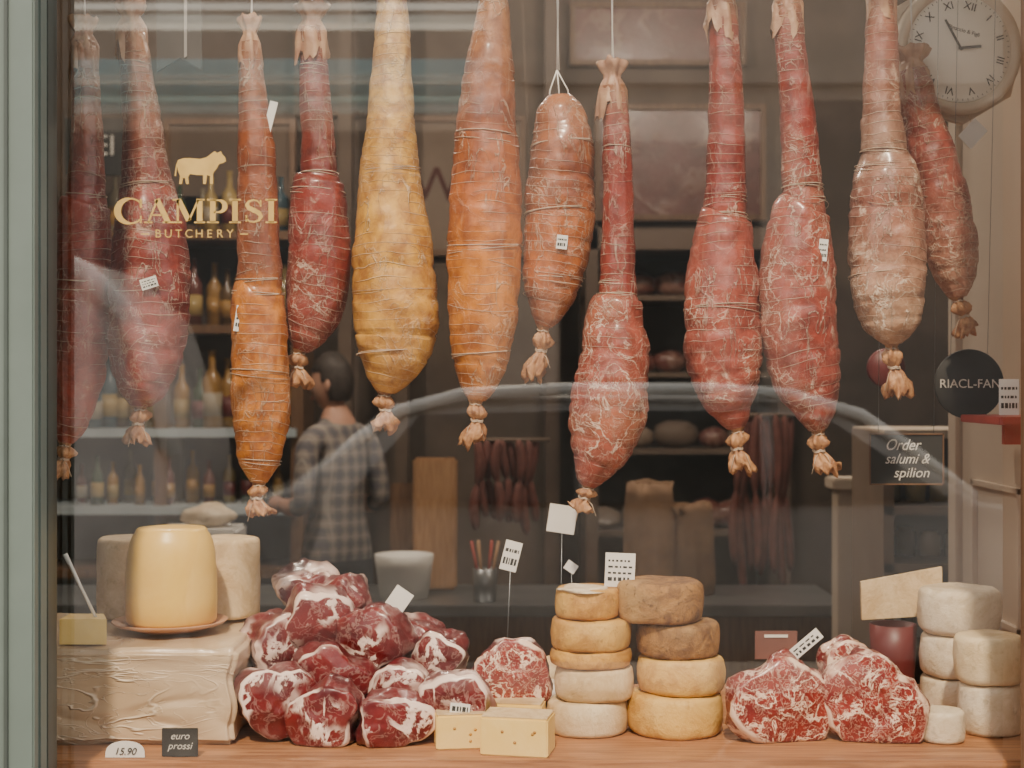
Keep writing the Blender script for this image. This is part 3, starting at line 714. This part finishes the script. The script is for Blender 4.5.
b=B(); z=.86
b.bx(-2.2,1.2,2.75,3.3,z-.04,z,STEEL,.004); b.bx(-2.15,1.15,2.8,3.25,0,z-.04,WOODM); b.out('service_counter')
def P(px,row,y): return W(px,row,y)
b=B(); c=P(404,0,2.95); b.lathe((c.x,2.95,z),[(.001,0),(.09,0),(.105,.12),(.11,.16),(.10,.16),(.09,.02),(.001,.02)],WHITE,32); b.out('white_tub')
b=B(); c=P(210,0,3.0); b.bx(c.x-.18,c.x+.12,2.85,3.1,z,z+.26,WHITE,.01); b.blob((c.x,2.97,z+.30),(.10,.07,.045),C_WHITE,4); b.out('scale_tray')
b=B(); c=P(435,0,3.1); b.box((c.x,3.1,z+.26),(.17,.03,.5),WOODL,rot=(-.08,0,0),bev=.01); b.box((c.x-.1,3.14,z+.21),(.15,.03,.4),WOODM,rot=(-.08,0,0),bev=.01); b.out('cutting_boards')
b=B(); c=P(485,0,2.85); b.lathe((c.x,2.85,z),[(.001,0),(.04,0),(.045,.12),(.04,.12),(.001,.02)],STEEL,20)
for k in range(6): a=k*1.05; b.tube([(c.x+.01*math.cos(a),2.85,z+.02),(c.x+.05*math.cos(a),2.85+.03*math.sin(a),z+.22)],[.003,.006],REDP if k%2 else WOODL,6)
b.out('utensil_pot')
SACK=M('sack_tan',(.28,.17,.10),(.21,.125,.075),8,.85)
for px,w in ((650,.10),(690,.09)):
    b=B(); c=P(px,0,3.05); hh=.42 if px<670 else .34
    pr=[(.001,0),(w,.0),(w*1.05,.05),(w*1.02,hh*.7),(w*.9,hh*.9),(w*.92,hh),(w*.88,hh*.99),(w*.8,hh*.8),(.001,hh*.75)]
    b.lathe((c.x,3.05,z),pr,SACK,36,wob=.02,seed=px,sy=.7); b.out('paper_sack')
b=B()
for i in range(22):
    px=R.uniform(428,552); y=R.uniform(.60,.76); c=W(px,600,y); s_=R.uniform(.014,.03)
    b.blob((c.x,y,SH+s_*1.4),(s_*1.3,s_,s_*1.2),R.choice([C_CREAM,C_WHITE,PAPER]),i,.15,2)
b.out('small_cheese_pile')
DM=M('dried_sausage',(.17,.055,.042),(.125,.04,.03),20,.7,.4)
for px,py0,py1,y,n_ in ((505,440,535,3.4,9),(762,415,600,3.7,9)):
    b=B(); top=W(px,py0,y); bot=W(px,py1,y)
    for k in range(n_):
        x=top.x+(k-(n_-1)/2)*.028; yy=y+.02*((k*7)%3-1); ln=(top.z-bot.z)*R.uniform(.8,1)
        pts=[];rs=[]; nl=2
        for j in range(25):
            q=j/24; pts.append((x+.012*math.sin(q*6+k),yy,top.z-ln*q)); rs.append(.007+.014*abs(math.sin(math.pi*q*nl))**.4)
        b.tube(pts,rs,DM,10)
    b.tube([(top.x-.18,y,top.z),(top.x+.18,y,top.z)],.008,BOARD,8)
    for s_ in (-.15,.15): b.tube([(top.x+s_,y,top.z),(top.x+s_*.2,y,CEILZ-.002)],.0015,BOARD,5)
    b.out('dried_sausage_bunch')
def fill_lamp(x,y,power,col=(1,.84,.66)):  # added fill: unseen lamps under the ceiling that brighten the shop interior
    zl=CEILZ-.16
    b=B(); b.lathe((x,y,zl),[(.11,0),(.105,.03),(.06,.10),(.02,.13),(.012,.158)],STEEL,24); b.out('fill_lamp_shade')
    l=bpy.data.lights.new('interior_fill','POINT'); l.energy=power; l.color=col; l.shadow_soft_size=.08
    o=bpy.data.objects.new('interior_fill',l); o.location=(x,y,zl-.03); link(o)
fill_lamp(-1.2,2.6,170); fill_lamp(.8,2.6,140); fill_lamp(1.7,1.5,60)

# ---------------------------------------------------------------- man
def man(px,y,yaw):
    base=Vector((W(px,0,y).x,y,0)); root=empty('man',base); root.rotation_euler=(0,0,yaw)
    V=[(0,0,.97),(0,0,1.12),(0,-.01,1.28),(0,-.01,1.42),(0,.0,1.52),(0,.015,1.60)]
    RD=[(.145,.12),(.135,.11),(.148,.12),(.125,.10),(.062,.062),(.058,.058)]
    E=[(0,1),(1,2),(2,3),(3,4),(4,5)]
    lab=['t','s','s','s','k','k']
    for s_ in (-1,1):
        i=len(V); V+=[(.10*s_,-.01,1.45),(.165*s_,-.01,1.43),(.20*s_,-.04,1.29),(.215*s_,-.05,1.17),(.215*s_,.06,1.15),(.19*s_,.19,1.16)]
        RD+=[(.085,.08),(.066,.066),(.056,.056),(.05,.05),(.043,.043),(.03,.03)]
        E+=[(3,i),(i,i+1),(i+1,i+2),(i+2,i+3),(i+3,i+4),(i+4,i+5)]; lab+=['s','s','s','s','k','k']
        j=len(V); V+=[(.09*s_,0,.90),(.10*s_,.0,.70),(.105*s_,.02,.50),(.105*s_,-.01,.3),(.105*s_,-.03,.10),(.11*s_,.03,.05),(.12*s_,.13,.04)]
        RD+=[(.105,.11),(.088,.09),(.066,.068),(.06,.062),(.045,.048),(.045,.04),(.042,.035)]
        E+=[(0,j)]+[(j+k,j+k+1) for k in range(6)]; lab+=['t','t','t','t','t','b','b']
    me=bpy.data.meshes.new('b'); me.from_pydata(V,E,[]); o=bpy.data.objects.new('b',me); COL.objects.link(o)
    m=o.modifiers.new('s','SKIN'); m.use_smooth_shade=True
    for i,sv in enumerate(me.skin_vertices[0].data): sv.radius=RD[i]; sv.use_root=(i==0)
    o.modifiers.new('u','SUBSURF').levels=2
    bpy.context.view_layer.update()
    em=bpy.data.meshes.new_from_object(o.evaluated_get(bpy.context.evaluated_depsgraph_get()))
    vs=[v.co.copy() for v in em.vertices]; fs=[list(p.vertices) for p in em.polygons]
    bpy.data.objects.remove(o)
    g=N('plaid_shirt'); s3=g.sep(g.obj()); 
    def st(c,k,w,o_=0): return g.rng(g.math('PINGPONG',g.math('ADD',g.math('MULTIPLY',c,k),o_),.5),w-.02,w+.02,1,0)
    xy=g.math('ADD',s3[0],g.math('MULTIPLY',s3[1],.6))
    c=g.mix(g.math('MULTIPLY',st(s3[2],17,.2),.6),(.28,.24,.215),(.12,.12,.14)); c=g.mix(g.math('MULTIPLY',st(xy,17,.2),.6),c,(.10,.10,.13))
    c=g.mix(g.math('MULTIPLY',st(s3[2],17,.05,.5),.5),c,(.46,.41,.36)); c=g.mix(g.math('MULTIPLY',st(xy,17,.05,.5),.5),c,(.46,.41,.36))
    c=g.mix(g.rng(s3[2],.925,.93,1,0),c,(.07,.075,.09))
    PL=g.bsdf(c,.85,bump=g.noise(9,3),bs=.5,bd=.02)
    SK=M('skin',(.60,.33,.23),(.52,.28,.19),10,.5,.05); TR=M('trousers',(.07,.075,.09),(.07,.075,.09),8,.8); BT=M('shoes',(.03,.02,.02),None,8,.5); HR=M('hair',(.03,.022,.018),(.05,.035,.028),60,.55,.6)
    MI={'s':0,'k':1,'t':2,'b':3}; VV=[Vector(v) for v in V]; mi=[]
    for f in fs:
        c=sum((vs[i] for i in f),Vector())/len(f); best=min(range(len(E)),key=lambda e:_sd(c,VV[E[e][0]],VV[E[e][1]])-.6*min(RD[E[e][0]][0],RD[E[e][1]][0]))
        a,b_=E[best]; q=a if (c-VV[a]).length<(c-VV[b_]).length else b_
        l=lab[q]
        if l=='t' and c.z>.80: l='s'
        mi.append(MI[l])
    mk('body',vs,fs,[PL,SK,TR,BT],True,root,midx=mi)
    b=B(); seg,rn=32,24; hv=[];hf=[]
    for i in range(rn+1):
        th=math.pi*i/rn
        for k in range(seg):
            a=2*math.pi*k/seg; x=math.sin(th)*math.cos(a); yy=math.sin(th)*math.sin(a); zz=math.cos(th)
            X=x*.075; Y=yy*.095; Z=zz*.118
            if zz<0: X*=1-.28*(-zz)**1.5; Y*=1-.12*(-zz)
            if yy>0:
                nx=math.exp(-(x/.14)**2-((zz+.12)/.16)**2); Y+=.026*nx
                Y-=.010*(math.exp(-((abs(x)-.38)/.16)**2-((zz-.08)/.1)**2)); Y+=.006*math.exp(-(x/.3)**2-((zz+.52)/.1)**2)
                Y+=.008*math.exp(-(x/.3)**2-((zz+.8)/.12)**2)
            hv.append((X,Y+.03,Z+1.675))
    for i in range(rn):
        for k in range(seg): k2=(k+1)%seg; hf.append([i*seg+k,i*seg+k2,(i+1)*seg+k2,(i+1)*seg+k])
    b.add(hv,hf,SK,True)
    for s_ in (-1,1):
        b.blob((.077*s_,.02,1.67),(.010,.02,.032),SK,s_,.1,2,rot=(0,0,.3*s_))
        b.blob((.028*s_,.112,1.687),(.012,.006,.007),WHITE,1,.0,2); b.blob((.028*s_,.117,1.687),(.005,.003,.005),INK,1,0,2)
    b.blob((0,.122,1.615),(.024,.006,.007),M('lips',(.42,.16,.13)),1,.0,2)
    hd=b.out('head',root)
    b=B(); hv=[];hf=[]
    for i in range(rn+1):
        th=math.pi*i/rn
        for k in range(seg):
            a=2*math.pi*k/seg; x=math.sin(th)*math.cos(a); yy=math.sin(th)*math.sin(a); zz=math.cos(th)
            lim=.35 if yy>.3 else (-.0 if yy>-.1 else -.62); zz2=max(zz,lim)
            kk=1.13+.08*noise.noise(Vector((x,yy,zz))*7)
            if zz<lim: kk=.9
            hv.append((x*.075*kk,yy*.095*kk+.028,zz2*.118*kk+1.682))
    for i in range(rn):
        for k in range(seg): k2=(k+1)%seg; hf.append([i*seg+k,i*seg+k2,(i+1)*seg+k2,(i+1)*seg+k])
    b.add(hv,hf,HR,True); ho=b.out('hair',root)
    for oo in (hd,ho): oo.rotation_euler=(0,0,.6)
    for s_ in (-1,1):
        b=B(); wv=Vector((.19*s_,.185,1.16)); d=Vector((-.15*s_,.97,-.1)).normalized(); sd=Vector((s_,0.15,0)).normalized()
        b.tube([wv,wv+d*.03,wv+d*.06,wv+d*.095],[.026,.034,.040,.030],SK,14)
        for k,(o_,l) in enumerate(((-.028,.065),(-.009,.075),(.010,.07),(.028,.055))):
            p0=wv+d*.08+sd*o_; p1=p0+d*l*.45+Vector((0,0,-.006)); p2=p1+d*l*.25+Vector((0,0,-.018)); p3=p2+d*l*.1+Vector((0,0,-.02))
            b.tube([p0,p1,p2,p3],[.0095,.009,.008,.006],SK,8)
        t0=wv+d*.03-sd*.025; b.tube([t0,t0-sd*.022+d*.025,t0-sd*.025+d*.055+Vector((0,0,-.012))],[.013,.011,.008],SK,8)
        b.out('hand',root)
    b=B(); pp=[(math.cos(a)*.068,math.sin(a)*.066+.004,1.515+.012*math.sin(a)) for a in [k*math.pi/12 for k in range(25)]]
    b.tube(pp,.014,PL,8); b.out('collar',root)
    root.scale=(.9,.9,.985)
def _sd(p,a,b_):
    ab=b_-a; t=max(0,min(1,(p-a).dot(ab)/ab.length_squared)); return (p-a-ab*t).length
man(337,3.72,.7)

# ---------------------------------------------------------------- street side (seen in reflections)
ASPH=M('asphalt',(.26,.235,.21),(.21,.19,.17),3,.85); PAVE=M('pavement',(.40,.37,.33),(.33,.30,.27),3,.85)
FAC=M('facade_stone',(.40,.34,.285),(.33,.28,.235),2,.8)
slab('street_ground',-14,14,-13,-2.0,-.12,-.1,ASPH); slab('pavement',-14,14,-2.0,-.1,-.12,0,PAVE)
DW=M('dark_window',(.06,.062,.06),None,3,.15,.0)
b=B(); b.bx(-14,14,-13,-12,-.1,5.62,FAC)
def rx(px): return (px-512)*14.55/F
b.bx(rx(-400),rx(20),-12,-11.97,-.1,4.2,DW); b.bx(rx(60),rx(480),-12,-11.97,0,4.1,DW); b.bx(rx(560),rx(760),-12,-11.97,0,4.0,DW); b.bx(rx(800),rx(1100),-12,-11.97,.3,4.4,DW)
b.bx(rx(520),rx(1150),-12,-11.9,4.55,4.75,FAC)
b.out('street_building')
# canvas awning slats sloping down towards the building: sun shines through the cloth, undersides glow
def canvas(name,c,k):
    g=N(name); t=g.n('ShaderNodeBsdfTranslucent'); d=g.n('ShaderNodeBsdfDiffuse'); g.set(t.inputs[0],c); g.set(d.inputs[0],c)
    m=g.n('ShaderNodeMixShader'); m.inputs[0].default_value=k; g.t.links.new(d.outputs[0],m.inputs[1]); g.t.links.new(t.outputs[0],m.inputs[2]); g.t.links.new(m.outputs[0],g.out.inputs[0]); return g.m
SKW=canvas('awning_canvas_white',(.92,.92,.88),.75); SKB=canvas('awning_canvas_blue',(.38,.56,.60),.75)
b=B()
for (r0,r1,m,yf) in ((4,11,SKW,-10.9),(16,31,SKW,-10.9),(60,76,SKB,-10.5),(77,84,SKW,-10.5),(85,106,SKB,-10.5),(107,114,SKW,-10.5)):
    dp=.3; yb=yf-dp
    x0=(58-512)*(2.6-yf)/F; x1=(484-512)*(2.6-yf)/F
    zf=CZ-(r0-384)*(2.6-yf)/F; zb=CZ-(r1-384)*(2.6-yb)/F
    b.add([(x0,yf,zf),(x1,yf,zf),(x1,yb,zb),(x0,yb,zb)],[[0,1,2,3]],m)
for yf,rr0 in ((-10.9,31),(-10.5,114)):
    for px in (58,484):
        x=(px-512)*(2.6-yf)/F; z=CZ-(rr0-384)*(2.6-yf)/F; b.box((x,(yf-11.9)/2,z),(.03,11.88+yf,.03),STEEL); b.box((x,yf-.1,z+.2),(.03,.03,.45),STEEL)
b.out('street_awning',recalc=False)
def car(name,pts,xo,yo,w,paint,wins,wheels,highlight=None,tr=.022):
    b=B(); n=len(pts); vs=[]
    ys=[0,.03,.08,.14,w-.14,w-.08,w-.03,w]; ins=[.93,.965,.985,1,1,.985,.965,.93]; nr=len(ys)
    cx_=sum(p[0] for p in pts)/n; 
    for yy,k in zip(ys,ins):
        for (x,z) in pts:
            t=min(1,max(0,(z-1.0)/.6)); inset=(.16*t)*(1 if yy<w/2 else -1)*(1 if (yy<w*.2 or yy>w*.8) else .0)
            vs.append((xo+cx_+(x-cx_)*k,yo-yy-inset,(z-.9)*k+.9))
    fs=[list(range(n)),[(nr-1)*n+i for i in range(n)][::-1]]
    for j in range(nr-1):
        for i in range(n): i2=(i+1)%n; fs.append([j*n+i,j*n+i2,(j+1)*n+i2,(j+1)*n+i])
    b.add(vs,fs,paint,True)
    for q in wins:
        vv=[]
        for (x,z) in q:
            t=min(1,max(0,(z-1.0)/.6)); vv.append((xo+x,yo-.16*t+.012,z))
        b.poly(vv,DW,-.02)
    if highlight:
        b.tube([(xo+x,yo-.14,z) for x,z in highlight],tr,M('roof_highlight_white',(.92,.90,.86),None,3,.3,.0),10)  # white tube added along the roofline, stands in for its sunlit bright edge
    for x in wheels:
        for yy in (yo-.1,yo-w+.1): b.lathe((xo+x,yy+.1,.23),[(.001,0),(.2,.0),(.32,.01),(.33,.03),(.33,.18),(.3,.2),(.001,.2)],BLACK,28,rot=(math.pi/2,0,0)); 
    b.out(name)
CW=M('car_paint_grey',(.30,.28,.26),None,3,.25,.0,Coat_Weight=.5)
VW=M('van_paint_white',(.62,.58,.55),None,3,.3,.0,Coat_Weight=.5)
car('parked_car',[(-2.3,.3),(2.4,.3),(2.45,.75),(2.3,.95),(1.55,1.08),(.95,1.52),(.6,1.60),(-.9,1.62),(-1.35,1.55),(-1.85,1.15),(-2.25,1.02),(-2.35,.6)],.75,-4.6,1.75,CW,
   [[(-1.55,1.1),(-.45,1.08),(-.45,1.52),(-1.2,1.5)],[(-.38,1.08),(.45,1.08),(.45,1.52),(-.38,1.52)],[(.52,1.08),(1.35,1.1),(.82,1.46),(.52,1.51)]],[-1.5,1.55],
   highlight=[(-1.78,1.12),(-1.5,1.38),(-1.3,1.52),(-1.0,1.6),(-.5,1.625),(.2,1.625),(.6,1.6),(.95,1.5),(1.2,1.33),(1.5,1.1)],tr=.03)
car('parked_van',[(-4.2,.3),(.3,.3),(.42,.6),(.42,1.3),(.2,2.0),(-.1,2.28),(-.6,2.4),(-4.0,2.42),(-4.3,2.2)],-2.1,-4.7,1.9,VW,[[(-1.6,1.35),(-.1,1.35),(-.35,2.0),(-1.6,2.05)]],[-3.3,-.5],
   highlight=[(-2.5,2.43),(-.7,2.40),(-.3,2.33),(.0,2.2),(.2,2.0),(.36,1.6),(.42,1.3)],tr=.05)

# ---------------------------------------------------------------- light
wd=bpy.data.worlds.new('sky'); bpy.context.scene.world=wd; wd.use_nodes=True; nt=wd.node_tree
bg=nt.nodes['Background']; bg.inputs[0].default_value=(1.0,.97,.92,1); bg.inputs[1].default_value=2.3
sun=bpy.data.lights.new('sun','SUN'); sun.energy=6.0; sun.angle=.05; sun.color=(1,.83,.61)
so=bpy.data.objects.new('sun',sun); so.rotation_euler=Vector((.10,1,-1.15)).to_track_quat('-Z','Y').to_euler(); so.location=(0,-3,6); link(so)

cam=bpy.data.cameras.new('camera'); cam.lens=F*36/1024; cam.sensor_width=36; co=bpy.data.objects.new('camera',cam)
co.location=(0,CAMY,CZ); co.rotation_euler=(math.pi/2,0,0); link(co); cam.clip_start=.05
cam.dof.use_dof=True; cam.dof.focus_distance=2.88; cam.dof.aperture_fstop=4.0
bpy.context.scene.camera=co
